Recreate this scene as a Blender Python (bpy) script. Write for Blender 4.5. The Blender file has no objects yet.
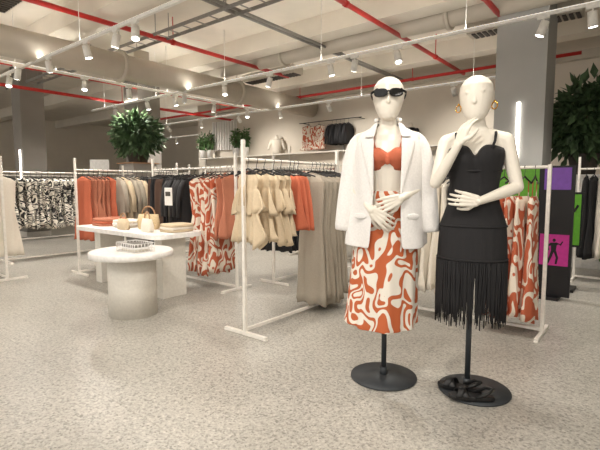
import bpy, math, random
from mathutils import Vector, Matrix
random.seed(7)
sc=bpy.context.scene
try:
    sc.view_settings.view_transform='Standard'
    sc.view_settings.look='None'
except Exception: pass

U=Vector((.6225,.7826,0)); V=Vector((-.7826,.6225,0)); YAW=-math.radians(38.5)
def uv(u,v,z=0): 
    p=U*u+V*v; return Vector((p.x,p.y,z))
def lin(c): return tuple(((x/255)/12.92 if x/255<=.04045 else ((x/255+.055)/1.055)**2.4) for x in c)+(1,)

# ---------------- materials
def newmat(name):
    m=bpy.data.materials.new(name); m.use_nodes=True
    nt=m.node_tree; b=nt.nodes['Principled BSDF']; return m,nt,b
def mat(name,col,rough=.6,metal=0,nscale=0,var=.08,bump=0,sheen=0):
    m,nt,b=newmat(name)
    b.inputs['Roughness'].default_value=rough; b.inputs['Metallic'].default_value=metal
    c=lin(col)
    tc=nt.nodes.new('ShaderNodeTexCoord'); n=nt.nodes.new('ShaderNodeTexNoise')
    n.inputs['Scale'].default_value=nscale or 30; n.inputs['Detail'].default_value=4
    nt.links.new(tc.outputs['Object'],n.inputs['Vector'])
    r=nt.nodes.new('ShaderNodeValToRGB')
    r.color_ramp.elements[0].position=.3; r.color_ramp.elements[1].position=.7
    r.color_ramp.elements[0].color=tuple(x*(1-var) for x in c[:3])+(1,)
    r.color_ramp.elements[1].color=tuple(min(1,x*(1+var)) for x in c[:3])+(1,)
    nt.links.new(n.outputs['Fac'],r.inputs['Fac']); nt.links.new(r.outputs['Color'],b.inputs['Base Color'])
    if bump:
        bp=nt.nodes.new('ShaderNodeBump'); bp.inputs['Strength'].default_value=bump; bp.inputs['Distance'].default_value=.004
        nt.links.new(n.outputs['Fac'],bp.inputs['Height']); nt.links.new(bp.outputs['Normal'],b.inputs['Normal'])
    if sheen: b.inputs['Sheen Weight'].default_value=sheen
    return m
def cloth(name,col,rough=.85,bump=.12): return mat(name,col,rough,0,90,.05,bump)
def printmat(name,ca,cb,scale,stretch=(1,1,1),freq=6,thr=.5,dist=.6):
    m,nt,b=newmat(name); L=nt.links
    b.inputs['Roughness'].default_value=.75
    tc=nt.nodes.new('ShaderNodeTexCoord'); mp=nt.nodes.new('ShaderNodeMapping'); mp.inputs['Scale'].default_value=stretch
    n=nt.nodes.new('ShaderNodeTexNoise'); n.inputs['Scale'].default_value=scale; n.inputs['Detail'].default_value=0; n.inputs['Distortion'].default_value=dist
    L.new(tc.outputs['Object'],mp.inputs['Vector']); L.new(mp.outputs['Vector'],n.inputs['Vector'])
    mu=nt.nodes.new('ShaderNodeMath'); mu.operation='MULTIPLY'; mu.inputs[1].default_value=freq
    pp=nt.nodes.new('ShaderNodeMath'); pp.operation='PINGPONG'; pp.inputs[1].default_value=1
    L.new(n.outputs['Fac'],mu.inputs[0]); L.new(mu.outputs[0],pp.inputs[0])
    r=nt.nodes.new('ShaderNodeValToRGB'); r.color_ramp.elements[0].position=thr-.03; r.color_ramp.elements[1].position=thr+.03
    r.color_ramp.elements[0].color=lin(ca); r.color_ramp.elements[1].color=lin(cb)
    L.new(pp.outputs[0],r.inputs['Fac']); L.new(r.outputs['Color'],b.inputs['Base Color'])
    return m
def emis(name,col,s):
    m,nt,b=newmat(name); b.inputs['Base Color'].default_value=lin(col)
    b.inputs['Emission Color'].default_value=lin(col); b.inputs['Emission Strength'].default_value=s
    return m

M={}
M['rack']=mat('cream_powder_coat',(234,229,220),.4)
M['white']=mat('white_laminate',(238,235,231),.4)
M['cyl']=mat('ribbed_cream_plaster',(222,217,207),.7,0,40,.05,.2)
M['hang']=mat('black_hanger',(25,24,24),.4)
M['skin']=mat('mannequin_ivory',(234,227,214),.38,0,20,.02)
M['stand']=mat('dark_grey_steel',(62,66,70),.5,.3)
M['blazer']=cloth('white_crepe',(233,230,227))
M['orange']=cloth('rust_orange_fabric',(194,104,74))
M['rust']=cloth('terracotta_fabric',(180,114,88))
M['black']=cloth('black_fabric',(30,29,31))
M['beige']=cloth('beige_linen',(206,187,158))
M['taupe']=cloth('taupe_knit',(166,156,141))
M['creamc']=cloth('cream_fabric',(226,218,204))
M['grey']=cloth('grey_fabric',(120,116,110))
M['brown']=cloth('dark_brown_fabric',(84,62,50))
M['greenc']=cloth('green_fabric',(92,140,60))
M['print']=printmat('orange_swirl_print',(190,96,54),(234,227,215),9.5,(1,1,.75),9,.52,.8)
M['print2']=printmat('rust_swirl_print',(186,94,62),(232,221,205),9,(1,1,.6),8,.48,.8)
M['zebra']=printmat('zebra_print',(34,32,33),(226,220,208),5,(1,1,2.2),11,.5,1)
M['gold']=mat('gold',(222,170,80),.25,1)
M['lens']=mat('black_glossy_plastic',(10,10,12),.15)
M['leather']=mat('black_leather',(22,22,23),.45)
M['leaf']=mat('leaf_green',(84,116,68),.55,0,6,.5)
M['leafd']=mat('leaf_dark_green',(72,96,62),.6,0,6,.5)
M['dark']=mat('dark_panel',(70,64,58),.7)
M['colm']=mat('grey_column_paint',(174,174,171),.6,0,3,.04)
M['coll']=mat('warm_grey_column_paint',(140,135,128),.6,0,3,.04)
M['red']=mat('red_pipe_paint',(198,44,38),.45)
M['duct']=mat('painted_duct',(206,198,184),.6,0,3,.05)
M['tray']=mat('galvanised_steel',(150,147,142),.5,.3)
M['trackm']=mat('white_track',(240,238,232),.5)
M['led']=emis('led_strip',(255,248,238),8)
M['lampface']=emis('lamp_face',(255,250,240),14)
M['upstrip']=emis('added_uplight_strip',(255,248,236),2)  # glowing strip of the uplights added on top of the tracks
M['straw']=mat('woven_straw',(206,184,146),.8,0,120,.2,.8)
M['paper']=mat('white_card',(244,242,238),.6)
M['posterblack']=mat('poster_black',(24,23,26),.5)
M['green']=mat('poster_green',(104,176,52),.5)
M['purple']=mat('poster_purple',(132,84,186),.5)
M['magenta']=mat('poster_magenta',(200,52,150),.5)
M['wood']=mat('tan_leather',(176,136,100),.5)
M['silver']=mat('silver',(190,190,195),.3,.8)

# ---------------- mesh builder
class MB:
    def __init__(s): s.v=[]; s.f=[]; s.m=[]; s.s=[]
    def face(s,idx,m=0,sm=False): s.f.append(idx); s.m.append(m); s.s.append(sm)
    def box(s,c,size,yaw=0,m=0,T=None):
        c=Vector(c); b=len(s.v); R=Matrix.Rotation(yaw,3,'Z') if T is None else T
        for dx in(-.5,.5):
            for dy in(-.5,.5):
                for dz in(-.5,.5): s.v.append(c+R@Vector((dx*size[0],dy*size[1],dz*size[2])))
        for q in((0,1,3,2),(4,6,7,5),(0,4,5,1),(2,3,7,6),(0,2,6,4),(1,5,7,3)): s.face([b+i for i in q],m)
    def ring(s,pts): b=len(s.v); s.v+= [Vector(p) for p in pts]; return list(range(b,b+len(pts)))
    def bridge(s,a,b,m=0,sm=True,closed=True):
        n=len(a)
        for i in range(n if closed else n-1):
            j=(i+1)%n; s.face([a[i],a[j],b[j],b[i]],m,sm)
    def loft(s,rings,m=0,cap=True,sm=True,closed=True):
        R=[s.ring(r) for r in rings]
        for a,b in zip(R,R[1:]): s.bridge(a,b,m,sm,closed)
        if cap: s.face(R[0][::-1],m,False); s.face(R[-1],m,False)
        return R
    def frame(s,d):
        d=d.normalized(); a=Vector((0,0,1)) if abs(d.z)<.9 else Vector((1,0,0))
        e1=d.cross(a).normalized(); return e1,d.cross(e1).normalized()
    def cyl(s,p0,p1,r0,r1=None,seg=12,m=0,cap=True,sm=True):
        p0=Vector(p0);p1=Vector(p1); r1=r0 if r1 is None else r1; e1,e2=s.frame(p1-p0)
        f=lambda p,r:[p+e1*r*math.cos(2*math.pi*i/seg)+e2*r*math.sin(2*math.pi*i/seg) for i in range(seg)]
        s.loft([f(p0,r0),f(p1,r1)],m,cap,sm)
    def caps(s,p0,p1,r0,r1=None,seg=14,m=0,flat=None,ff=1):
        p0=Vector(p0);p1=Vector(p1); r1=r0 if r1 is None else r1
        d=p1-p0
        if d.length<1e-5: d=Vector((0,0,1e-4))
        dn=d.normalized()
        if flat is not None:
            e1=(flat-dn*flat.dot(dn)).normalized(); e2=dn.cross(e1)
        else: e1,e2=s.frame(d)
        rr=[]
        for a in(-85,-55,-25,0): a=math.radians(a); rr.append((p0+dn*r0*math.sin(a),r0*math.cos(a)))
        for a in(0,25,55,85): a=math.radians(a); rr.append((p1+dn*r1*math.sin(a),r1*math.cos(a)))
        s.loft([[p+e1*r*ff*math.cos(2*math.pi*i/seg)+e2*r*math.sin(2*math.pi*i/seg) for i in range(seg)] for p,r in rr],m)
    def tube(s,pts,r,seg=6,m=0,cap=True,flat=1):
        pts=[Vector(p) for p in pts]; rings=[]; prev=None
        for i,p in enumerate(pts):
            d=(pts[min(i+1,len(pts)-1)]-pts[max(i-1,0)]).normalized()
            if prev is None: e1,e2=s.frame(d)
            else:
                e1=(prev-d*prev.dot(d)).normalized(); e2=d.cross(e1)
            prev=e1; q=r[i] if isinstance(r,(list,tuple)) else r
            rings.append([p+e1*q*math.cos(2*math.pi*k/seg)+e2*q*flat*math.sin(2*math.pi*k/seg) for k in range(seg)])
        s.loft(rings,m,cap)
    def ell(s,c,r,m=0,seg=18,n=10,T=None):
        c=Vector(c); T=T or Matrix.Identity(3); rings=[]
        for j in range(n+1):
            a=-math.pi/2+math.pi*(j+.02 if j==0 else (j-.02 if j==n else j))/n
            rings.append([c+T@Vector((r[0]*math.cos(a)*math.cos(2*math.pi*i/seg),r[1]*math.cos(a)*math.sin(2*math.pi*i/seg),r[2]*math.sin(a))) for i in range(seg)])
        s.loft(rings,m)
    def obj(s,name,mats,mx=None,parent=None,bevel=0,solid=0,sub=0,remesh=0):
        me=bpy.data.meshes.new(name); me.from_pydata([tuple(v) for v in s.v],[],s.f)
        for k in(mats if isinstance(mats,(list,tuple)) else [mats]): me.materials.append(M[k])
        me.polygons.foreach_set('material_index',s.m); me.polygons.foreach_set('use_smooth',s.s); me.update()
        o=bpy.data.objects.new(name,me); sc.collection.objects.link(o)
        if mx is not None: o.matrix_world=mx
        if parent is not None: o.parent=parent
        if remesh:
            r=o.modifiers.new('r','REMESH'); r.mode='VOXEL'; r.voxel_size=remesh; r.use_smooth_shade=True
            q=o.modifiers.new('s','SMOOTH'); q.factor=.5; q.iterations=4
        if bevel:
            r=o.modifiers.new('b','BEVEL'); r.width=bevel; r.segments=2; r.limit_method='ANGLE'
        if solid:
            r=o.modifiers.new('so','SOLIDIFY'); r.thickness=solid; r.offset=0
        if sub:
            r=o.modifiers.new('su','SUBSURF'); r.levels=sub; r.render_levels=sub
        return o
def empty(name,mx=None):
    o=bpy.data.objects.new(name,None); sc.collection.objects.link(o); o.empty_display_size=.2
    if mx is not None: o.matrix_world=mx
    return o

# ---------------- room
def fm():
    m,nt,b=newmat('terrazzo_floor'); L=nt.links
    tc=nt.nodes.new('ShaderNodeTexCoord'); mp=nt.nodes.new('ShaderNodeMapping'); mp.inputs['Rotation'].default_value=(0,0,-YAW)
    L.new(tc.outputs['Object'],mp.inputs['Vector'])
    v=nt.nodes.new('ShaderNodeTexVoronoi'); v.inputs['Scale'].default_value=95
    n=nt.nodes.new('ShaderNodeTexNoise'); n.inputs['Scale'].default_value=45; n.inputs['Detail'].default_value=8; n.inputs['Roughness'].default_value=.85
    n2=nt.nodes.new('ShaderNodeTexNoise'); n2.inputs['Scale'].default_value=1.3; n2.inputs['Detail'].default_value=5
    for x in(v,n,n2): L.new(mp.outputs['Vector'],x.inputs['Vector'])
    r=nt.nodes.new('ShaderNodeValToRGB'); e=r.color_ramp.elements
    e[0].position=.32; e[0].color=lin((132,128,122)); e[1].position=.66; e[1].color=lin((206,202,195))
    L.new(n.outputs['Fac'],r.inputs['Fac'])
    r2=nt.nodes.new('ShaderNodeValToRGB'); r2.color_ramp.elements[0].position=.0; r2.color_ramp.elements[0].color=(.5,.5,.49,1); r2.color_ramp.elements[1].position=.3; r2.color_ramp.elements[1].color=(.98,.98,.97,1)
    e3=r2.color_ramp.elements.new(1); e3.color=(1.15,1.15,1.13,1)
    sx=nt.nodes.new('ShaderNodeSeparateColor'); L.new(v.outputs['Color'],sx.inputs[0]); L.new(sx.outputs[0],r2.inputs['Fac'])
    mx=nt.nodes.new('ShaderNodeMix'); mx.data_type='RGBA'; mx.blend_type='MULTIPLY'; mx.inputs[0].default_value=.85
    L.new(r.outputs['Color'],mx.inputs[6]); L.new(r2.outputs['Color'],mx.inputs[7])
    r3=nt.nodes.new('ShaderNodeValToRGB'); r3.color_ramp.elements[0].position=.3; r3.color_ramp.elements[0].color=(.88,.88,.87,1); r3.color_ramp.elements[1].position=.7; r3.color_ramp.elements[1].color=(1.05,1.05,1.04,1)
    L.new(n2.outputs['Fac'],r3.inputs['Fac'])
    mx2=nt.nodes.new('ShaderNodeMix'); mx2.data_type='RGBA'; mx2.blend_type='MULTIPLY'; mx2.inputs[0].default_value=1
    L.new(mx.outputs[2],mx2.inputs[6]); L.new(r3.outputs['Color'],mx2.inputs[7])
    br=nt.nodes.new('ShaderNodeTexBrick'); br.offset=0; br.inputs['Scale'].default_value=1; br.inputs['Brick Width'].default_value=1.2; br.inputs['Row Height'].default_value=1.2
    br.inputs['Mortar Size'].default_value=.003; br.inputs['Color1'].default_value=(1,1,1,1); br.inputs['Color2'].default_value=(.97,.97,.97,1); br.inputs['Mortar'].default_value=(.8,.79,.77,1)
    L.new(mp.outputs['Vector'],br.inputs['Vector'])
    mx3=nt.nodes.new('ShaderNodeMix'); mx3.data_type='RGBA'; mx3.blend_type='MULTIPLY'; mx3.inputs[0].default_value=1
    L.new(mx2.outputs[2],mx3.inputs[6]); L.new(br.outputs['Color'],mx3.inputs[7]); L.new(mx3.outputs[2],b.inputs['Base Color'])
    b.inputs['Roughness'].default_value=.34
    return m
M['floor']=fm()
M['wall']=mat('beige_wall_paint',(226,217,203),.85,0,2,.03)
M['ceil']=mat('cream_ceiling_paint',(228,220,207),.9,0,2,.05)

def slab(name,u0,u1,v0,v1,z0,z1,m):
    b=MB(); c=uv((u0+u1)/2,(v0+v1)/2,(z0+z1)/2); b.box(c,(abs(v1-v0),abs(u1-u0),z1-z0),YAW); return b.obj(name,m)
CZ=3.9
slab('floor',-5,13.2,-8,20.2,-.1,0,'floor')
slab('ceiling',-5,13.2,-8,20.2,CZ,CZ+.1,'ceil')
slab('wall_back',9.6,9.75,-8,12,0,CZ,'wall')
slab('wall_recess_side',9.75,13,11.85,12,0,CZ,'wall')
slab('wall_recess_back',13,13.15,12,20,0,CZ,'wall')
slab('wall_left',-5,13,20,20.15,0,CZ,'wall')
slab('wall_right',-5,9.6,-8.15,-8,0,CZ,'wall')
slab('baseboard_back',9.57,9.6,-8,12,0,.12,'white')
slab('trim_1',9.45,9.6,-8,12,3.45,3.6,'duct')
for i,u in enumerate((.5,3.2,5.9,8.4)): slab('trim_%d'%(i+2),u,u+.35,-8,20,CZ-.3,CZ,'ceil')

# columns
def column(name,c,w,h,led=None,m='colm'):
    b=MB(); b.box((c[0],c[1],h/2),(w,w,h),YAW); b.box((c[0],c[1],.06),(w+.02,w+.02,.12),YAW,1)
    if led:
        R=Matrix.Rotation(YAW,3,'Z'); p=Vector((c[0],c[1],0))+R@Vector((led[0],-w/2-.012,0))
        b.box((p.x,p.y,(led[1]+led[2])/2),(.035,.02,led[2]-led[1]),YAW,2)
    return b.obj(name,[m,'rack','led'])
column('column',(3.12,6.25),.62,CZ,(.0,1.55,2.3))
column('column',(-6.3,10.4),.5,CZ,(.1,1.3,2.0),'coll')
column('column',(-3.55,10.1),.55,CZ,None,'coll')

# pipes / ducts / tracks
def line(d,c,s0,s1,z): 
    D=U if d=='u' else V
    a=Vector((0,c,z))+D*s0; b_=Vector((0,c,z))+D*s1; return a,b_
def pipe(name,d,c,s0,s1,z,r,m,seg=10,hang=True):
    a,e=line(d,c,s0,s1,z); b=MB(); b.cyl(a,e,r,seg=seg)
    L=(e-a).length; n=int(L/2.5)
    for i in range(1,n):
        p=a.lerp(e,i/n); 
        if hang: b.cyl(p,(p.x,p.y,CZ),.008,seg=6)
        b.cyl(p-(e-a).normalized()*.03,p+(e-a).normalized()*.03,r*1.25,seg=seg)
    return b.obj(name,m)
pipe('sprinkler_pipe','u',9.95,-12,-.4,3.5,.035,'red')
pipe('sprinkler_pipe','u',5.1,-8,6.9,3.5,.035,'red')
pipe('sprinkler_pipe','u',2.8,-4,8.7,3.5,.035,'red')
pipe('sprinkler_pipe','u',14.2,-13,-2.5,3.3,.035,'red')
pipe('sprinkler_pipe','u',16.5,-13,-1,3.2,.035,'red')
pipe('sprinkler_pipe','v',11.3,-6,9,3.4,.03,'red')
pipe('air_duct','u',11.5,-13,.5,3.2,.21,'duct',24)
pipe('air_duct','v',8.3,-9,3.5,3.62,.15,'duct',20)
pipe('conduit','u',7.4,-10,4,3.56,.022,'tray')
pipe('conduit','u',7.25,-10,4,3.56,.022,'tray')
# cable tray
a,e=line('v',5.4,-6,9,3.52); D=(e-a).normalized(); W_=U; b=MB()
for s in(-.12,.12): b.box((a+e)/2+W_*s,((e-a).length,.01,.05),math.atan2(D.y,D.x))
k=0.0
while k<(e-a).length: b.box(a+D*k-Vector((0,0,.015)),(.02,.24,.01),math.atan2(D.y,D.x)); k+=.3
for i in range(6): p=a.lerp(e,(i+.5)/6); b.cyl(p+W_*.12,Vector((p.x,p.y,CZ))+W_*.12,.006,seg=6); b.cyl(p-W_*.12,Vector((p.x,p.y,CZ))-W_*.12,.006,seg=6)
b.obj('cable_tray','tray')
def grille(name,u,v,w,l,z=CZ-.32):
    b=MB(); c=uv(u,v,z); b.box(c,(l,w,.16),YAW,0)
    for i in range(int(l/.08)):
        q=uv(u,v-l/2+.05+i*.08,z-.085); b.box(q,(.05,w-.06,.02),YAW,1)
    for q in(-.4,.4):
        p=uv(u,v+q*l,0); b.cyl((p.x,p.y,z),(p.x,p.y,CZ),.01,seg=6)
    b.obj(name,['duct','dark'])
for (u,v) in((4.7,8.2),(7.3,6.6),(5.0,1.2),(2.2,6.2),(7.2,1.6),(2.6,9.5)): grille('ceiling_vent',u,v,.3,1.5)

lights=[]
def track(name,d,c,s0,s1,z,heads,aims,up=0):
    a,e=line(d,c,s0,s1,z); D=(e-a).normalized(); b=MB()
    mid=(a+e)/2; yw=math.atan2(D.y,D.x); b.box(mid,((e-a).length,.035,.035),yw)
    n=int((e-a).length/2.2)
    for i in range(n+1): p=a.lerp(e,(i+.3)/(n+.6)); b.cyl(p,(p.x,p.y,CZ),.004,seg=6)
    if up:  # added strip and area lamp facing up, to brighten the ceiling
        b.box(mid+Vector((0,0,.019)),((e-a).length-.1,.024,.006),yw,1)
        ld=bpy.data.lights.new('added_uplight','AREA'); ld.shape='RECTANGLE'; ld.size=(e-a).length-.1; ld.size_y=.03; ld.energy=up; ld.color=(1,.94,.85)
        o=bpy.data.objects.new('added_uplight',ld); sc.collection.objects.link(o); o.location=mid+Vector((0,0,.03)); o.rotation_euler=(math.pi,0,yw)
    b.obj(name,['trackm','upstrip'])
    for k,s in enumerate(heads):
        p=Vector((0,c,z))+(U if d=='u' else V)*s
        aim=aims[k%len(aims)]; t=(Vector(aim)).normalized()
        h=MB(); h.box(p-Vector((0,0,.03)),(.12,.03,.03),yw); h.cyl(p-Vector((0,0,.03)),p-Vector((0,0,.09)),.01,seg=8)
        q=p-Vector((0,0,.13)); a0=q-t*.06; a1=q+t*.09
        h.cyl(a0,a1,.043,.046,16); h.cyl(a1-t*.004,a1+t*.003,.038,.038,16,m=1)
        h.obj('track_spotlight',['trackm','lampface'])
        lights.append((a1+t*.03,t))
AIM=[(.2,.1,-1),(-.3,.2,-1),(.1,-.35,-1),(-.1,.4,-1)]
track('lighting_track','v',6.9,-5.2,6.5,3.0,[-3.74,-3.3,-1.62,-.97,-.57,.63,1.7,2.85,4.1,5.4],AIM,30)
track('lighting_track','v',3.55,-3.5,8.5,3.0,[3.4,2.7,2.3,4.5,.2,-1.4,6,7.5],AIM,20)
track('lighting_track','u',12.1,-11,-1.5,3.0,[-8.4,-6.8,-5.8,-5,-4,-3,-2],AIM,22)
track('lighting_track','v',13.2,-1,7,3.0,[0,1.5,3,4.5,6],AIM,18)
track('lighting_track','v',10.2,-4.5,8,3.0,[-3.5,-2,-.8,.6,2,3.5,5,6.8],[(.5,.65,-.8),(.2,.2,-1)],24)
track('lighting_track','v',1.3,-3,4,3.0,[-2,0,1.6],[(0,.5,-1)])
for p,t in lights:
    ld=bpy.data.lights.new('spot_lamp','SPOT'); ld.energy=78; ld.spot_size=math.radians(120); ld.spot_blend=.8; ld.shadow_soft_size=.07; ld.color=(1,.94,.855)
    o=bpy.data.objects.new('spot_lamp',ld); sc.collection.objects.link(o); o.location=p
    o.rotation_euler=Vector(t).to_track_quat('-Z','Y').to_euler()
for (u,v) in((-2.5,-3),(-2.5,2),(-2.5,7)):  # added panels and lamps behind the camera, unseen, for front fill light
    c=uv(u,v,CZ-.12); b=MB(); b.box(c+Vector((0,0,.04)),(1.6,.7,.06),YAW,0); b.box(c+Vector((0,0,.005)),(1.5,.6,.012),YAW,1); b.obj('added_fill_panel',['trackm','lampface'])
    ld=bpy.data.lights.new('added_fill_lamp','AREA'); ld.shape='RECTANGLE'; ld.size=1.5; ld.size_y=.6; ld.energy=50; ld.color=(1,.96,.9)
    o=bpy.data.objects.new('added_fill_lamp',ld); sc.collection.objects.link(o); o.location=c-Vector((0,0,.02)); o.rotation_euler=(0,0,YAW)
w=bpy.data.worlds.new('W'); sc.world=w; w.use_nodes=True
w.node_tree.nodes['Background'].inputs[0].default_value=(1,.96,.9,1); w.node_tree.nodes['Background'].inputs[1].default_value=1.15

# ---------------- racks + garments
def rack(p0,d,L,rz=1.40,top=1.55,name='clothing_rack'):
    b=MB(); p0=Vector((p0[0],p0[1],0)); p1=p0+d*L; n=Vector((-d.y,d.x,0)); ya=math.atan2(d.y,d.x)
    for p in(p0,p1):
        b.box((p.x,p.y,top/2),(.028,.028,top),ya)
        b.box((p.x,p.y,.016),(.03,.46,.03),ya)
        for q in(-.22,.22): b.cyl(p+n*q,(p+n*q)+Vector((0,0,.012)),.02,seg=8)
    c=(p0+p1)/2
    b.box((c.x,c.y,.045),(L,.025,.025),ya); b.cyl((p0.x,p0.y,rz),(p1.x,p1.y,rz),.013,seg=10)
    return b.obj(name,'rack',bevel=.003)
PROF={
 'dress':[(0,.05,.012),(.03,.12,.02),(.07,.18,.03),(.25,.165,.035),(.42,.15,.035),(.7,.19,.04),(1,.23,.05)],
 'strap':[(0,.13,.012),(.05,.16,.03),(.3,.15,.03),(.45,.16,.035),(1,.22,.05)],
 'top':[(0,.05,.012),(.07,.13,.02),(.16,.2,.03),(.5,.2,.035),(1,.21,.04)],
 'pants':[(0,.14,.012),(.1,.16,.025),(.5,.17,.03),(1,.17,.035)],
 'skirt':[(0,.12,.012),(.1,.15,.02),(.5,.19,.035),(1,.24,.045)],
 'ruffle':[(0,.11,.012),(.08,.13,.02),(.2,.12,.02),(.25,.14,.03),(.55,.19,.035),(.57,.14,.025),(.62,.15,.03),(1,.20,.04)],
}
def interp(P,t):
    for a,b in zip(P,P[1:]):
        if t<=b[0]: 
            k=(t-a[0])/(b[0]-a[0]); return tuple(a[i]+(b[i]-a[i])*k for i in(1,2))
    return P[-1][1:]
def garment(b,p,d,rz,kind,length,m,hm,wmul=1,drop=0):
    p=Vector((p[0],p[1],0)); ja=random.uniform(-.14,.14)*(2.2 if kind=='ruffle' else 1); d=Matrix.Rotation(ja,3,'Z')@d
    w=Vector((-d.y,d.x,0)); ph=random.uniform(0,6.28); fr=random.uniform(38,60)
    z=rz; P=lambda a,zz,n=0: p+w*a+d*n+Vector((0,0,zz))
    b.tube([P(.014,z-.004),P(.012,z+.012),P(0,z+.017),P(-.014,z+.006),P(-.010,z-.02),P(0,z-.045),P(0,z-.075)],.0025,5,m=hm)
    b.tube([P(-.19,z-.125),P(-.1,z-.1),P(0,z-.072),P(.1,z-.1),P(.19,z-.125)],.007,6,m=hm)
    z0=z-.085-drop if kind in('dress','top') else z-.12-drop
    if drop>0:
        for sg in(-1,1): b.tube([P(sg*.11,z-.1),P(sg*.12,z0)],.004,5,m=m)
    Pf=PROF[kind]; N=14; S=72 if kind=='ruffle' else 30; rings=[]
    ts=sorted(set([i/N for i in range(N+1)]+[q[0] for q in Pf])); rr=random.uniform(0,6)
    for t in ts:
        hw,ht=interp(Pf,t); hw*=wmul; rg=[]
        A=.004+.016*t
        if kind=='ruffle': A=.004+.008*t; tl=(t-.2)/.35 if .2<t<=.56 else ((t-.57)/.43 if t>.56 else 0); tl=max(0,min(1,tl))
        for i in range(S):
            a=2*math.pi*i/S; x=hw*math.copysign(abs(math.cos(a))**.7,math.cos(a)); y=ht*math.sin(a)
            off=A*math.sin(x*fr+ph)+.5*A*math.sin(x*fr*1.9+ph*2+t*3)
            sag=(.012*math.sin(x*fr+ph) if t>.9 else 0)
            if kind=='ruffle':
                off+=(.003+.017*tl)*math.sin(x*105/(1+.4*tl)+rr+.8*math.sin(t*9)); sag+=tl*(.028*math.sin(x*24+rr+t*5)+.012*math.sin(x*70+rr))
            if kind in('dress','top') and t==0: sag-=.02*math.cos(a)**2
            rg.append(p+w*x+d*(y+off)+Vector((0,0,z0-t*length+sag)))
        rings.append(rg)
    b.loft(rings,m)
    if kind=='top':
        for sg in(-1,1):
            b.tube([P(sg*.16,z0-.06),P(sg*.21,z0-.15),P(sg*.235,z0-.32,.02),P(sg*.23,z0-.5,.03)],[.035,.045,.04,.035],8,m=m,flat=.55)
    if kind=='ruffle':
        for sg in(-.03,.03): b.tube([P(sg*.3,z0-.03,-.04),P(sg,z0-.12,-.06),P(sg*1.4,z0-.24,-.065)],[.005,.006,.005],6,m=m)
def hangrow(name,p0,d,s0,s1,step,kind,length,mats,rz=1.40,wmul=1,drop=0):
    b=MB(); p0=Vector((p0[0],p0[1],0)); s=s0; k=0; ml=list(mats)+['hang']
    while s<=s1:
        garment(b,p0+d*s,d,rz,kind,length*random.uniform(.95,1.03),random.randrange(len(mats)) if len(mats)>1 else 0,len(mats),wmul,drop); s+=step*random.uniform(.85,1.15)
    return b.obj(name,ml)

A0=(-.44,3.44); rack(A0,U,1.3)
hangrow('hanging_ruffled_shorts',A0,U,.05,.46,.10,'ruffle',.54,['beige'],wmul=1.12)
hangrow('hanging_orange_tops',A0,U,.56,.68,.06,'skirt',.46,['orange'],wmul=.8)
hangrow('hanging_long_knit_dresses',A0,U,.88,1.26,.06,'dress',1.22,['taupe'],wmul=.85)
B0=(-.32,5.3); rack(B0,U,1.4)
hangrow('hanging_black_dresses',B0,U,.06,1.3,.07,'dress',.92,['black'])
C0=(-.72,4.95); rack(C0,V,1.6)
hangrow('hanging_terracotta_tops',C0,V,.06,.14,.06,'dress',.7,['brown','rust'])
hangrow('hanging_printed_dresses',C0,V,.25,.62,.075,'dress',1.15,['print2'])
hangrow('hanging_black_jackets',C0,V,.72,1.1,.08,'top',.62,['black'])
hangrow('hanging_dark_trousers',C0,V,1.18,1.52,.06,'pants',.85,['black','brown'])
E0=(-2.97,5.85); rack(E0,U,1.6)
hangrow('hanging_terracotta_dresses',E0,U,.1,.5,.065,'dress',.85,['rust','orange','rust'])
hangrow('hanging_beige_tops',E0,U,.6,.9,.07,'top',.7,['taupe','beige'])
hangrow('hanging_black_tops',E0,U,.98,1.5,.07,'top',.75,['black'])
F0=(-4.55,6.75); rack(F0,U,2.2)
hangrow('hanging_zebra_dresses',F0,U,.1,1.4,.1,'dress',.8,['zebra'])
hangrow('hanging_dark_blouses',F0,U,1.5,2.1,.09,'top',.7,['zebra','black'])
G0=(-3.68,5.45); rack(G0,V,1.2)
hangrow('hanging_cream_coats',G0,V,.05,.9,.09,'dress',.98,['creamc','beige'])
H0=(-3.2,8.0); rack(H0,U,1.9)
hangrow('hanging_mixed_tops',H0,U,.1,1.8,.09,'top',.8,['black','zebra','creamc','black'])
H1=(-6.6,8.6); rack(H1,U,2.2)
hangrow('hanging_mixed_dresses',H1,U,.1,2.1,.1,'dress',.9,['black','zebra','brown'])
H2=(-1.9,7.6); rack(H2,V,1.0)
hangrow('hanging_mixed_skirts',H2,V,.1,.9,.09,'skirt',.8,['black','creamc','rust'])
H3=(-.2,8.3); rack(H3,U,2.0)
hangrow('hanging_white_shirts',H3,U,.1,1.9,.1,'top',.8,['creamc','grey','black'])
D0=(1.94,3.44); rack(D0,V,1.75,rz=1.34,top=1.36)
hangrow('hanging_swirl_print_dresses',D0,V,.1,.44,.075,'strap',.95,['print2'],rz=1.34,drop=.11)
hangrow('hanging_black_camisoles',D0,V,.52,.72,.07,'strap',.8,['black'],rz=1.34)
hangrow('hanging_cream_dresses',D0,V,.8,1.05,.07,'dress',1.0,['creamc'],rz=1.34)
hangrow('hanging_black_long_dresses',D0,V,1.15,1.68,.07,'dress',1.0,['black','creamc'],rz=1.34)
K0=(3.5,5.55); rack(K0,-V,1.3)
hangrow('hanging_coloured_coats',K0,-V,.08,1.2,.085,'dress',1.0,['black','greenc','creamc','black'])
K1=(1.2,6.6); rack(K1,V,1.6)
hangrow('hanging_grey_shirts',K1,V,.1,1.5,.1,'top',.85,['black','creamc','grey'])
for i,v in enumerate((12.6,16.2)):
    q=uv(12.4,v); rack((q.x,q.y),V,3.0,rz=1.65,top=1.8)
    hangrow('hanging_far_garments',(q.x,q.y),V,.15,2.9,.14,'top',.95,['black','creamc','zebra','rust','beige'],rz=1.65)
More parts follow.
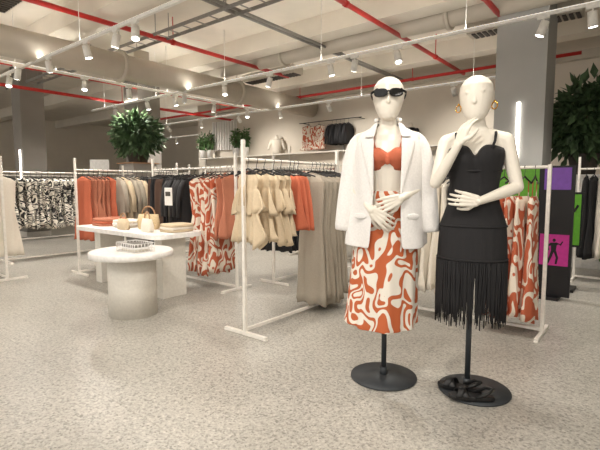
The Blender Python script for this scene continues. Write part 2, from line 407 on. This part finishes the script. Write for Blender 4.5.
for i,u in enumerate((3.0,6.6)):
    q=uv(u,15.0); rack((q.x,q.y),U,2.4)
    hangrow('hanging_far_garments',(q.x,q.y),U,.15,2.3,.13,'dress',.95,['black','creamc','brown','zebra'])

# wall rail with clothes
def wallrail(name,v0,v1,z,hz=.3):
    b=MB(); a=uv(9.3,v0,z); e=uv(9.3,v1,z); b.cyl(a,e,.014,seg=8)
    v=v0
    while v<=v1+.01:
        b.cyl(uv(9.3,v,z),uv(9.57,v,z),.01,seg=6); b.box(uv(9.57,v,z),(.05,.03,1.2),YAW); v+=(v1-v0)/5
    b.box(uv(9.42,(v0+v1)/2,z+hz),(v1-v0,.3,.03),YAW)
    b.obj(name,'rack')
wallrail('clothes_rail_shelf',2.6,11.6,1.7,.35)
b0=uv(9.3,0,0)
def wallrow(name,v0,v1,kind,length,mats,step=.11): hangrow(name,b0,V,v0,v1,step,kind,length,mats,rz=1.7)
wallrow('hanging_black_gowns',2.8,4.4,'dress',1.1,['black','grey'])
wallrow('hanging_cream_tops',4.7,5.8,'top',.8,['creamc','black'])
wallrow('hanging_printed_tops',6.3,7.2,'top',.8,['print2'])
wallrow('hanging_dark_tops',7.5,9.0,'top',.9,['black','beige','creamc'])
wallrow('hanging_mixed_gowns',9.2,11.4,'dress',1.1,['black','rust','creamc'])
b=MB(); pr=uv(9.28,7.1,0)
garment(b,pr,U,2.82,'dress',.62,0,2,1.1); garment(b,pr-V*.34,U,2.82,'dress',.62,0,2,1.1)
for k in range(5): garment(b,pr-V*(.75+.12*k),V,2.8,'top',.5,1,2)
b.cyl(pr-V*1.6+Vector((0,0,2.82)),pr+V*.3+Vector((0,0,2.82)),.01,m=2)
for q in(-1.5,.2): b.cyl(pr+V*q+Vector((0,0,2.82)),pr+V*q+U*.31+Vector((0,0,2.82)),.01,m=2)
b.obj('displayed_outfits',['print2','black','hang'])
def bust(name,p,zb,m):
    b=MB(); rg=[]
    for z,rx,ry in((0,.13,.1),(.08,.12,.09),(.18,.13,.1),(.28,.16,.11),(.36,.17,.09),(.41,.1,.06),(.44,.05,.05),(.5,.045,.045),(.52,.02,.02)):
        rg.append([Vector((p[0]+rx*math.cos(a*.314),p[1]+ry*math.sin(a*.314),zb+z)) for a in range(20)])
    b.loft(rg[:6],0); b.loft(rg[5:],1); 
    for s in(-1,1): b.caps((p[0]+s*.15,p[1],zb+.36),(p[0]+s*.22,p[1]-.03,zb+.15),.045,.04,m=0)
    b.obj(name,[m,'skin'])
q=uv(9.38,8.3,0); bust('torso_display_form',q,2.07,'creamc')
q=uv(9.38,4.3,0); bust('torso_display_form',q,2.07,'black')

b=MB()
for i in range(9): b.box(uv(9.5,11.1-i*.12,2.75),(.06,.06,.9),YAW)
b.box(uv(9.55,10.62,2.75),(1.1,.02,.9),YAW); b.obj('slatted_panel','white')

# ---------------- plants
def leafcloud(b,c,rad,n,size,m=0,droop=.4):
    c=Vector(c)
    for i in range(n):
        while 1:
            q=Vector([random.uniform(-1,1) for _ in range(3)])
            if q.length<1: break
        q=q*(.6+.4*random.random()); p=c+Vector((q.x*rad[0],q.y*rad[1],q.z*rad[2]))
        d=(q+Vector([random.uniform(-.6,.6) for _ in range(3)])-Vector((0,0,droop))).normalized()
        e1,e2=b.frame(d); a=random.uniform(0,6.28); s=e1*math.cos(a)+e2*math.sin(a); nn=d.cross(s); L=size*random.uniform(.6,1.3); W=L*.22
        i0=len(b.v); b.v+=[p,p+d*L*.45+s*W+nn*L*.06,p+d*L,p+d*L*.45-s*W+nn*L*.06,p+d*L*.45]
        b.face([i0,i0+1,i0+4],m); b.face([i0+1,i0+2,i0+4],m); b.face([i0,i0+4,i0+3],m); b.face([i0+4,i0+2,i0+3],m)
def potplant(name,p,zb,ph,pr,rad,n,size,lm='leaf',pm='white',zc=None):
    b=MB(); p=Vector((p[0],p[1],0)); z=Vector((0,0,1))
    sg=20; rr=[(0,pr*.75),(ph*.9,pr),(ph,pr*1.06),(ph,pr*.9),(ph*.85,pr*.85)]
    b.loft([[p+z*(zb+h)+Vector((r*math.cos(6.2832*i/sg),r*math.sin(6.2832*i/sg),0)) for i in range(sg)] for h,r in rr],1)
    zc=zc if zc is not None else zb+ph+rad[2]*.75
    for i in range(9):
        a=i*.7; e=p+z*(zc+rad[2]*random.uniform(-.2,.5))+Vector((rad[0]*.6*math.cos(a),rad[1]*.6*math.sin(a),0))
        b.tube([p+z*(zb+ph*.8),(p+z*(zb+ph)).lerp(e,.5)+z*.05,e],.008,5,m=2)
    leafcloud(b,p+z*zc,rad,n,size)
    b.obj(name,[lm,pm,'brown'])
b=MB(); b.box((4.3,6.5,.66),(.7,.6,1.32),YAW); b.box((4.3,6.5,1.335),(.76,.66,.03),YAW); b.box((4.3,6.5,.04),(.66,.56,.08),YAW,1); b.obj('display_cabinet',['white','dark'],bevel=.005)
potplant('potted_fern',(4.15,6.5),1.35,.3,.2,(.46,.46,.62),2400,.18,'leafd','dark',zc=2.13)
potplant('potted_plant',(-3.1,8.5),1.62,.3,.22,(.47,.47,.44),1700,.16,'leafd','dark',zc=2.15)
b=MB(); b.box((-3.1,8.5,.8),(.5,.5,1.6),YAW); b.box((-3.1,8.5,1.61),(.56,.56,.02),YAW,1); b.obj('plant_pedestal',['coll','wood'],bevel=.005)
for v,r in((11.45,.13),(11.1,.13),(9.9,.12),(9.5,.1)):
    q=uv(9.34,v,0); potplant('small_potted_plant',q,2.07,.24,.11,(r,r,.34),300,.11,'leaf','white')

# ---------------- tables
b=MB(); nc=Vector((-1.42,4.32,0)); TL,TW,TH=1.78,.62,.70
cen=nc+V*TL/2+U*TW/2
def rrect(c,hx,hy,r,z,n=6):
    R=Matrix.Rotation(YAW,3,'Z'); pts=[]
    for (sx,sy,a0) in((1,1,0),(-1,1,90),(-1,-1,180),(1,-1,270)):
        for k in range(n+1):
            a=math.radians(a0+90*k/n); q=R@Vector((sx*(hx-r)+r*math.cos(a),sy*(hy-r)+r*math.sin(a),0)); pts.append(Vector((c.x+q.x,c.y+q.y,z)))
    return pts
def rrect(c,hx,hy,r,z,n=6):
    R=Matrix.Rotation(YAW,3,'Z'); pts=[]
    for (cx,cy,a0) in((hx-r,hy-r,0),(-hx+r,hy-r,90),(-hx+r,-hy+r,180),(hx-r,-hy+r,270)):
        for k in range(n+1):
            a=math.radians(a0+90*k/n); q=R@Vector((cx+r*math.cos(a),cy+r*math.sin(a),0)); pts.append(Vector((c.x+q.x,c.y+q.y,z)))
    return pts
b.loft([rrect(cen,TL/2,TW/2,.12,TH-.05),rrect(cen,TL/2,TW/2,.12,TH)],0,sm=False)
for s in(.22,1.5):
    c=nc+V*s+U*TW/2; b.box((c.x,c.y,(TH-.05)/2),(.14,.3,TH-.05),YAW,1)
b.obj('display_table',['white','cyl'],bevel=.004)
b=MB(); rc=Vector((-1.56,4.04,0))
def circ(c,r,z,n=48): return [Vector((c.x+r*math.cos(6.28318*i/n),c.y+r*math.sin(6.28318*i/n),z)) for i in range(n)]
b.loft([circ(rc,.215,0),circ(rc,.215,.545)],1); b.loft([circ(rc,.36,.545),circ(rc,.37,.55),circ(rc,.37,.592),circ(rc,.362,.6)],0)
b.obj('round_side_table',['white','cyl'])
def folded(name,p,z,size,n,mats,yaw):
    b=MB(); 
    for i in range(n):
        h=size[2]; c=Vector((p[0]+random.uniform(-.008,.008),p[1]+random.uniform(-.008,.008),z+h*(i+.5)))
        R=Matrix.Rotation(yaw+random.uniform(-.06,.06),3,'Z'); rg=[]
        for zz,k in((-.5,.94),(-.3,1),(.3,1),(.5,.93)):
            rg.append([c+R@Vector((size[0]/2*k*math.copysign(abs(math.cos(a*.2618))**.35,math.cos(a*.2618)),size[1]/2*k*math.copysign(abs(math.sin(a*.2618))**.35,math.sin(a*.2618)),zz*h+.003*math.sin(a*3))) for a in range(24)])
        b.loft(rg,i%len(mats))
    b.obj(name,mats)
def tp(s,w): q=nc+V*s+U*w; return (q.x,q.y)
folded('folded_orange_shirts',tp(1.5,.33),TH,(.3,.34,.03),3,['rust','orange'],YAW)
folded('folded_white_shirts',tp(1.1,.36),TH,(.3,.3,.028),3,['creamc','blazer'],YAW+.2)
folded('folded_beige_shirts',tp(.2,.38),TH,(.26,.3,.028),3,['beige','creamc'],YAW)
def bag(name,p,z,w,h,t,m,yaw):
    b=MB(); R=Matrix.Rotation(yaw,3,'Z'); c=Vector((p[0],p[1],z)); rg=[]
    for k,(zz,a,e) in enumerate(((0,.8,1),(.1,.95,1.05),(.5,1,.9),(1,.9,.45))):
        rg.append([c+R@Vector((w/2*a*math.copysign(abs(math.cos(q*.2618))**.6,math.cos(q*.2618)),t/2*e*math.copysign(abs(math.sin(q*.2618))**.6,math.sin(q*.2618)),zz*h)) for q in range(24)])
    b.loft(rg,0)
    b.tube([c+R@Vector((w*.3*math.cos(math.pi*k/12),0,h*.97+h*.55*math.sin(math.pi*k/12))) for k in range(13)],.008,8,m=1)
    b.obj(name,[m,'wood'])
bag('straw_handbag',tp(.66,.34),TH,.26,.17,.11,'straw',YAW+.5)
bag('white_handbag',tp(.42,.17),TH,.24,.14,.09,'creamc',YAW-.2)
bag('beige_handbag',tp(.85,.14),TH,.2,.12,.08,'beige',YAW)
b=MB(); q=tp(.47,.48); b.box((q[0],q[1],TH+.006),(.14,.1,.012),YAW,1); b.cyl((q[0],q[1],TH),(q[0],q[1],TH+.3),.006,seg=8,m=1)
b.box((q[0],q[1],TH+.37),(.13,.012,.2),YAW,0); b.box((q[0]-.004,q[1]-.008,TH+.4),(.09,.004,.05),YAW,1); b.obj('table_sign',['paper','dark'])
b=MB(); R=Matrix.Rotation(YAW,3,'Z'); c=Vector((-1.5,3.98,.6)); 
def BP(x,y,z): return c+R@Vector((x,y,z))
for z in(.005,.04,.08): b.tube([BP(-.15,-.1,z),BP(.15,-.1,z),BP(.15,.1,z),BP(-.15,.1,z),BP(-.15,-.1,z)],.004,6)
for k in range(11):
    x=-.15+.03*k
    b.tube([BP(x,-.1,.08),BP(x,-.1,.004),BP(x,.1,.004),BP(x,.1,.08)],.003,5)
for k in range(7):
    y=-.1+.2*k/6; b.tube([BP(-.15,y,.08),BP(-.15,y,.004),BP(.15,y,.004),BP(.15,y,.08)],.003,5)
b.obj('wire_basket','white')
folded('basket_scarves',(c.x,c.y),.606,(.26,.17,.02),3,['creamc','paper','grey'],YAW)

b=MB(); b.box((-4.2,9.3,1.62),(.4,.02,.22),0); b.cyl((-4.2,9.3,1.5),(-4.2,9.3,0),.012,seg=8,m=1); b.cyl((-4.2,9.3,0),(-4.2,9.3,.012),.15,m=1); b.obj('sign_stand',['paper','rack'])

# ---------------- posters
def figure(b,o,ex,ez,h,m):
    def P(x,z): return o+ex*x*h+ez*z*h
    def poly(pts): i=len(b.v); b.v+=[P(*q) for q in pts]; b.face(list(range(i,i+len(pts))),m)
    poly([(.055*math.cos(a*.63),.9+.065*math.sin(a*.63)) for a in range(10)])
    poly([(-.1,.8),(.1,.82),(.07,.5),(-.09,.48)])
    poly([(-.09,.5),(.02,.5),(-.06,.25),(-.16,.0),(-.24,.02),(-.15,.27)])
    poly([(-.02,.5),(.08,.5),(.16,.25),(.12,0),(.05,0),(.08,.25)])
    poly([(.08,.82),(.22,.7),(.3,.86),(.26,.88),(.2,.77),(.08,.72)])
    poly([(-.1,.81),(-.24,.68),(-.18,.5),(-.14,.52),(-.18,.66),(-.08,.7)])
def board(name,p,w,h,zb,panels):
    b=MB(); p=Vector((p[0],p[1],0)); ex=-V; nf=-U
    b.box((p.x,p.y,zb+h/2),(w,.04,h),YAW,0)
    b.box((p.x,p.y,.015),(w*.8,.3,.03),YAW,0)
    if zb>.05: b.box((p.x,p.y,zb/2),(.04,.03,zb),YAW,0)
    ms=['posterblack','green','purple','magenta','silver']
    for (x0,x1,z0,z1,m,fg) in panels:
        c=p+nf*.023+ex*((x0+x1)/2-.5)*w; b.box((c.x,c.y,zb+h*(z0+z1)/2),((x1-x0)*w,.006,(z1-z0)*h),YAW,m)
        if fg:
            o=p+nf*.0275+ex*((x0+x1)/2-.5)*w+Vector((0,0,zb+h*(z0+.05*(z1-z0)))); figure(b,o,ex,Vector((0,0,1)),(z1-z0)*h*.85,0)
    b.obj(name,ms)
board('poster_board',(2.5,4.78),.82,1.38,.02,[(.03,.60,.72,.985,1,0),(.66,.96,.82,.985,2,0),(.64,.97,.24,.48,3,1)])
board('poster_board',(3.02,5.02),.36,.62,.50,[(.05,.95,.04,.96,1,1)])

# ---------------- mannequins
def ellr(z,rx,ry,cy=0,cx=0,n=28): return [Vector((cx+rx*math.cos(6.28318*i/n),cy+ry*math.sin(6.28318*i/n),z)) for i in range(n)]
def hand(b,wr,d,n,side,curl=.35,sz=1.08,thumb=1):
    wr=Vector(wr); d=Vector(d).normalized(); n=Vector(n); n=(n-d*n.dot(d)).normalized(); s=d.cross(n)*side
    off=[.031,.0105,-.0105,-.031]; ln=[.07,.079,.073,.057]; kl=[.082,.086,.083,.076]
    for i in range(4):
        k=wr+d*kl[i]*sz+s*off[i]*sz
        b.caps(wr+d*.012+s*off[i]*.55*sz,k,.0135*sz,.0095*sz)
        ang=curl*(.7+.12*i); p=k; fd=(d+s*off[i]*3).normalized()
        for j,(fr,rr0,rr1) in enumerate(((.45,.0085,.0078),(.31,.0078,.0070),(.24,.0070,.0058))):
            dd=(fd*math.cos(ang)+n*math.sin(ang)).normalized(); q=p+dd*ln[i]*fr*sz; b.caps(p,q,rr0*sz,rr1*sz,10); p=q; ang+=curl*1.1
    p=wr+d*.02+s*.018; q=p+(s*.75+d*.65+n*.35).normalized()*.042*sz; b.caps(p,q,.0145*sz,.0105*sz)
    r=q+(s*.25+d*.9+n*.35).normalized()*.034*sz; b.caps(q,r,.0105*sz,.0085*sz); b.caps(r,r+(d+n*.4).normalized()*.022*sz,.0085*sz,.0065*sz)
def body(b,arms,tilt=(0,0,0)):
    T=[(.80,.10,.08,0),(.84,.150,.105,0),(.95,.170,.116,0),(1.02,.162,.112,0),(1.10,.134,.096,0),(1.17,.115,.084,0),(1.25,.122,.088,0),(1.33,.138,.096,-.003),(1.40,.150,.095,0),(1.46,.155,.08,.01),(1.495,.135,.062,.015),(1.525,.085,.052,.015),(1.555,.054,.048,.012),(1.6,.045,.045,.0),(1.64,.043,.044,-.003)]
    b.loft([ellr(*t) for t in T])
    for s in(-1,1): b.ell((s*.068,-.062,1.365),(.058,.058,.055)); b.caps((s*.06,.012,1.51),(s*.155,.01,1.47),.035,.047)
    H=[(1.578,.018,.018,-.052),(1.588,.040,.038,-.044),(1.612,.060,.066,-.026),(1.65,.075,.086,-.012),(1.69,.086,.098,-.002),(1.735,.092,.104,.003),(1.78,.086,.098,.005),(1.812,.064,.075,.007),(1.831,.034,.042,.008),(1.837,.012,.015,.008)]
    R=Matrix.Rotation(tilt[2],3,'Z')@Matrix.Rotation(tilt[1],3,'Y')@Matrix.Rotation(tilt[0],3,'X'); o=Vector((0,0,1.6))
    f=lambda p:o+R@(Vector(p)-o)
    b.loft([[f(p) for p in ellr(*t)] for t in H])
    b.caps(f((0,-.092,1.73)),f((0,-.100,1.678)),.007,.012); b.caps(f((-.010,-.079,1.638)),f((.010,-.079,1.638)),.0075,.0075)
    b.caps(f((-.04,-.084,1.735)),f((.04,-.084,1.735)),.012,.012)
    for s in(-1,1): b.caps(f((s*.083,.005,1.70)),f((s*.084,.012,1.735)),.007,.010)
    for (sh,el,wr,hd,hn,side,curl) in arms:
        sh,el,wr=map(Vector,(sh,el,wr))
        m1=sh.lerp(el,.35); b.caps(sh,m1,.047,.041); b.caps(m1,el,.041,.033)
        m2=el.lerp(wr,.3); b.caps(el,m2,.033,.034); b.caps(m2,wr,.034,.021)
        hand(b,wr,hd,hn,side,curl)
    return f
def stand(parent,zt,ox=0):
    b=MB(); O=Vector((ox,0,0)); b.loft([circ(O,.2,0),circ(O,.205,.004),circ(O,.203,.012),circ(O,.06,.018),circ(O,.03,.022)]); b.obj('stand_base','stand',parent=parent)
    b=MB(); b.cyl((0,0,.012),(0,0,zt),.016,seg=16); b.cyl((0,0,.012),(0,0,.07),.024,seg=16); b.obj('stand_pole','stand',parent=parent)

ML=Matrix.Translation((.525,2.67,0))@Matrix.Rotation(math.radians(-11),4,'Z')
mL=empty('mannequin',ML)
b=MB()
fL=body(b,[((-.155,.01,1.462),(-.20,.02,1.20),(-.085,-.165,1.055),(.8,-.05,-.6),(.1,1,0),-1,.3),
        ((.155,.01,1.462),(.20,.02,1.19),(.080,-.175,1.125),(-.93,-.05,-.36),(-.1,1,0),1,.3)])
b.obj('body','skin',parent=mL,remesh=.0038)
stand(mL,.83)
b=MB(); rg=[]
for z,rx,ry,cy in((1.285,.130,.094,0),(1.30,.137,.100,-.004),(1.335,.146,.118,-.014),(1.37,.152,.130,-.018),(1.40,.155,.124,-.012),(1.415,.152,.112,-.006)):
    r=[]
    for i in range(64):
        a=6.28318*i/64; x=rx*math.cos(a); y=ry*math.sin(a)
        zz=z
        if y<0:
            k=math.exp(-(x/.03)**2); y+=.026*k; zz=z+(.0-.028*k if z>1.36 else (.018*k if z<1.32 else 0))
            y+=.004*math.sin((abs(x))*70+z*120)
        r.append((x,cy+y,zz))
    rg.append(r)
b.loft(rg,cap=False); b.ell((0,-.112,1.345),(.016,.014,.026)); 
for s in(-1,1): b.tube([(s*.07,-.105,1.405),(s*.085,-.075,1.46),(s*.085,-.02,1.51),(s*.08,.04,1.50),(s*.07,.085,1.43)],.006,6)
b.obj('orange_crop_top','orange',mx=ML,solid=.004)
b=MB(); rg=[]
for j,(z,rx,ry,cx) in enumerate(((1.165,.120,.090,0),(1.15,.128,.097,0),(1.10,.145,.108,0),(1.02,.172,.123,0),(.93,.183,.130,0),(.80,.190,.140,-.005),(.65,.198,.152,-.012),(.50,.207,.165,-.02),(.40,.214,.175,-.025),(.365,.218,.18,-.03),(.35,.219,.181,-.03))):
    r=[]; t=j/10
    for i in range(96):
        a=6.28318*i/96; k=1+.05*t*math.sin(9*a+.6*math.sin(3*a)+t)+.02*t*math.sin(17*a)
        r.append((cx+rx*k*math.cos(a),ry*k*math.sin(a),z+.012*t*math.sin(2*a+1)))
    rg.append(r)
b.loft(rg,cap=False); b.obj('swirl_print_skirt','print',mx=ML,solid=.004,sub=1)
# blazer : open-front shell + sleeves + notched lapels
b=MB(); prof=[(1.575,.068,.060,.02,.062),(1.55,.088,.066,.018,.068),(1.53,.120,.078,.015,.075),(1.512,.158,.090,.012,.08),(1.48,.186,.105,.008,.08),(1.40,.198,.132,0,.078),(1.30,.200,.150,0,.075),(1.20,.202,.155,0,.074),(1.08,.214,.165,0,.076),(.97,.230,.172,0,.082),(.87,.240,.178,0,.090),(.845,.242,.18,0,.10)]
rg=[]
for z,rx,ry,cy,op in prof:
    a0=math.acos(min(.98,op/rx))
    r=[]; N=64
    st=-a0; en=math.pi+a0
    for i in range(N+1):
        a=st+(en-st)*i/N; w=.007*math.sin(6*a+z*7)*(1.6-z)*2.4
        r.append(((rx+w)*math.cos(a),cy+(ry+w)*math.sin(a),z-.015*max(0,-math.sin(a))*(1 if z<.9 else 0)))
    rg.append(r)
b.loft(rg,cap=False,closed=False)
def shell_y(x,z):
    for p,q in zip(prof,prof[1:]):
        if q[0]<=z<=p[0]:
            k=(p[0]-z)/(p[0]-q[0]); rx=p[1]+(q[1]-p[1])*k; ry=p[2]+(q[2]-p[2])*k; cy=p[3]+(q[3]-p[3])*k
            return cy-ry*math.sqrt(max(0,1-(x/rx)**2))
    return -.1
for s in(-1,1):
    b.tube([(s*.140,.01,1.494),(s*.170,.012,1.478),(s*.197,.012,1.43),(s*.214,.012,1.35),(s*.228,.004,1.22),(s*.234,.0,1.17),(s*.246,-.010,1.07),(s*.258,-.02,.93),(s*.259,-.021,.92)],[.026,.036,.042,.047,.046,.048,.047,.047,.043],20,flat=1.15)
    for part in ([(1.57,.058,.078),(1.545,.062,.10),(1.51,.068,.125),(1.475,.074,.135)],[(1.468,.074,.150),(1.44,.076,.158),(1.38,.078,.142),(1.30,.077,.120),(1.20,.075,.095),(1.13,.074,.080)]):
        i0=len(b.v)
        for z,xi,xo in part:
            for k,offy in((0,.007),(.35,.014),(.7,.017),(1,.015)):
                x=xi+(xo-xi)*k; b.v.append(Vector((s*x,shell_y(x,z)-offy,z)))
        for k in range(len(part)-1):
            for c2 in range(3): b.face([i0+4*k+c2,i0+4*k+c2+1,i0+4*k+c2+5,i0+4*k+c2+4],0,True)
    x=.15; b.box((s*x,shell_y(x,1.02)-.012,1.02),(.11,.014,.042),T=Matrix.Rotation(s*.55,3,'Z'))
b.tube([(-.066,-.03,1.575),(-.075,.02,1.59),(-.05,.072,1.595),(0,.09,1.597),(.05,.072,1.595),(.075,.02,1.59),(.066,-.03,1.575)],.012,8)
b.obj('white_blazer','blazer',mx=ML,solid=.004,sub=1)
# sunglasses
b=MB()
for s in(-1,1):
    rg=[]
    for y,k in((-.124,.85),(-.121,1),(-.113,1),(-.110,.9)):
        rg.append([Vector((s*.043+ .039*k*math.copysign(abs(math.cos(a*.2618))**.8,math.cos(a*.2618)),y+abs(s*.043+.039*math.cos(a*.2618))*.25,1.725+.024*k*math.copysign(abs(math.sin(a*.2618))**.8,math.sin(a*.2618))+(.006 if s*math.cos(a*.2618)>.5 and math.sin(a*.2618)>0 else 0))) for a in range(24)])
    b.loft(rg)
    b.tube([(s*.082,-.095,1.735),(s*.099,-.05,1.735),(s*.1,.01,1.732),(s*.093,.03,1.715)],.005,8,flat=1.6)
b.tube([(-.012,-.115,1.73),(0,-.12,1.733),(.012,-.115,1.73)],.005,8)
b.obj('sunglasses','lens',mx=ML)

MR=Matrix.Translation((.985,2.50,0))@Matrix.Rotation(math.radians(-22),4,'Z')@Matrix.Scale(.982,4)
mR=empty('mannequin',MR)
b=MB()
fR=body(b,[((-.16,.005,1.462),(-.205,-.10,1.235),(-.085,-.165,1.44),(.30,.10,.95),(.75,.65,-.1),-1,.30),
        ((.16,.01,1.462),(.225,-.01,1.21),(.03,-.165,1.135),(-.97,-.04,.12),(-.05,1,.1),1,.32)],tilt=(.03,-.03,-.10))
b.obj('body','skin',parent=mR,remesh=.0038)
stand(mR,.85,.04)
b=MB(); rg=[]
P=[(1.43,.152,.10,0),(1.41,.156,.122,-.012),(1.375,.155,.132,-.018),(1.33,.148,.118,-.01),(1.25,.133,.100,0),(1.17,.127,.095,0),(1.10,.145,.107,0),(1.0,.178,.124,0),(.9,.186,.131,0),(.8,.189,.136,0),(.775,.19,.138,0)]
for j,(z,rx,ry,cy) in enumerate(P):
    r=[]
    for i in range(96):
        a=6.28318*i/96; x=rx*math.cos(a); y=ry*math.sin(a); k=1+.006*math.sin(18*a); zz=z
        if j<2 and y<0: zz=z-.035*math.exp(-(x/.03)**2)+.012*math.cos((abs(x)-.07)*25)
        if j<4 and y<0: y+=.02*math.exp(-(x/.025)**2)
        if j<3 and y>0: zz=z-.06*math.sin(a)
        if j>8: k+=.012*math.sin(24*a)
        r.append((x*k,cy+y*k,zz))
    rg.append(r)
b.loft(rg,cap=False)
for s in(-1,1):
    b.tube([(s*.085,-.115,1.42),(s*.1,-.085,1.465),(s*.105,-.03,1.515),(s*.1,.03,1.51),(s*.09,.08,1.44),(s*.085,.10,1.37)],.006,8)
for z,rx,ry in((1.30,.145,.112),(.99,.181,.127),(.80,.192,.139)):
    b.tube([(rx*math.cos(a*.1309),ry*math.sin(a*.1309),z) for a in range(49)],.005,6)
b.obj('black_slip_dress','black',mx=MR,solid=.003)
b=MB()
for row,(zt,zb_,n) in enumerate(((.80,.49,190),(.79,.46,170))):
    for i in range(n):
        a=6.28318*i/n+random.uniform(-.02,.02); rx,ry=.188+.006*row,.135+.006*row; L=random.uniform(.0,.05)
        sway=random.uniform(-.02,.02); ct,sn=math.cos(a),math.sin(a)
        pts=[(rx*ct+sway*k*sn,(ry+.012*k)*sn-sway*k*ct,zt-(zt-zb_+L)*k) for k in(0,.33,.66,1)]
        b.tube(pts,[.0035,.004,.004,.002],4)
b.obj('dress_fringe','black',mx=MR)
for s in(-1,1):
    b=MB(); c=fR((s*.095,-.012,1.66)); b.tube([c+Vector((.014*math.cos(a*.3927),-.010*math.cos(a*.3927),.020*math.sin(a*.3927))) for a in range(17)],.0035,8)
    b.ell(c+Vector((0,0,.025)),(.006,.006,.006)); b.obj('gold_earring','gold',mx=MR)
# sandals on stand base
def sandal(p,yaw,z):
    b=MB(); R=Matrix.Rotation(yaw,3,'Z'); c=Vector((p[0],p[1],z))
    def F(x,y,zz): return c+R@Vector((x,y,zz))
    out=[]; n=32
    for i in range(n):
        a=6.28318*i/n; y=.122*math.sin(a); w=.038+.010*math.sin(a)-.006*math.cos(2*a); out.append((w*math.cos(a),y))
    b.loft([[F(x*.97,y*.97,0) for x,y in out],[F(x,y,.006) for x,y in out],[F(x,y,.022) for x,y in out],[F(x*.95,y*.96,.026) for x,y in out]],0)
    for (y0,y1,h,wd) in((.070,.030,.052,.020),(.025,.070,.060,.020)):
        rings=[]
        for k in range(13):
            a=math.pi*k/12; cx=.043*math.cos(a); cz=.020+(h-.018)*math.sin(a); yy=y0+(y1-y0)*k/12
            rings.append([F(cx+.006*math.cos(q)*math.cos(a),yy+wd*math.sin(q),cz+.006*math.cos(q)*max(.3,math.sin(a))) for q in [6.2832*i/10 for i in range(10)]])
        b.loft(rings)
    b.tube([F(-.035,-.02,.022),F(-.038,-.08,.055),F(0,-.116,.066),F(.038,-.08,.055),F(.035,-.02,.022)],.007,8,flat=1.4)
    b.obj('black_sandal','leather')
sandal((.925,2.46),math.radians(62),.017)
sandal((.95,2.345),math.radians(78),.017)

# ---------------- camera
cd=bpy.data.cameras.new('camera'); cam=bpy.data.objects.new('camera',cd); sc.collection.objects.link(cam)
cd.sensor_width=36; cd.lens=36*440/600; cam.location=(0,0,1.2); cam.rotation_euler=(math.radians(90-5.19),0,0)
sc.camera=cam
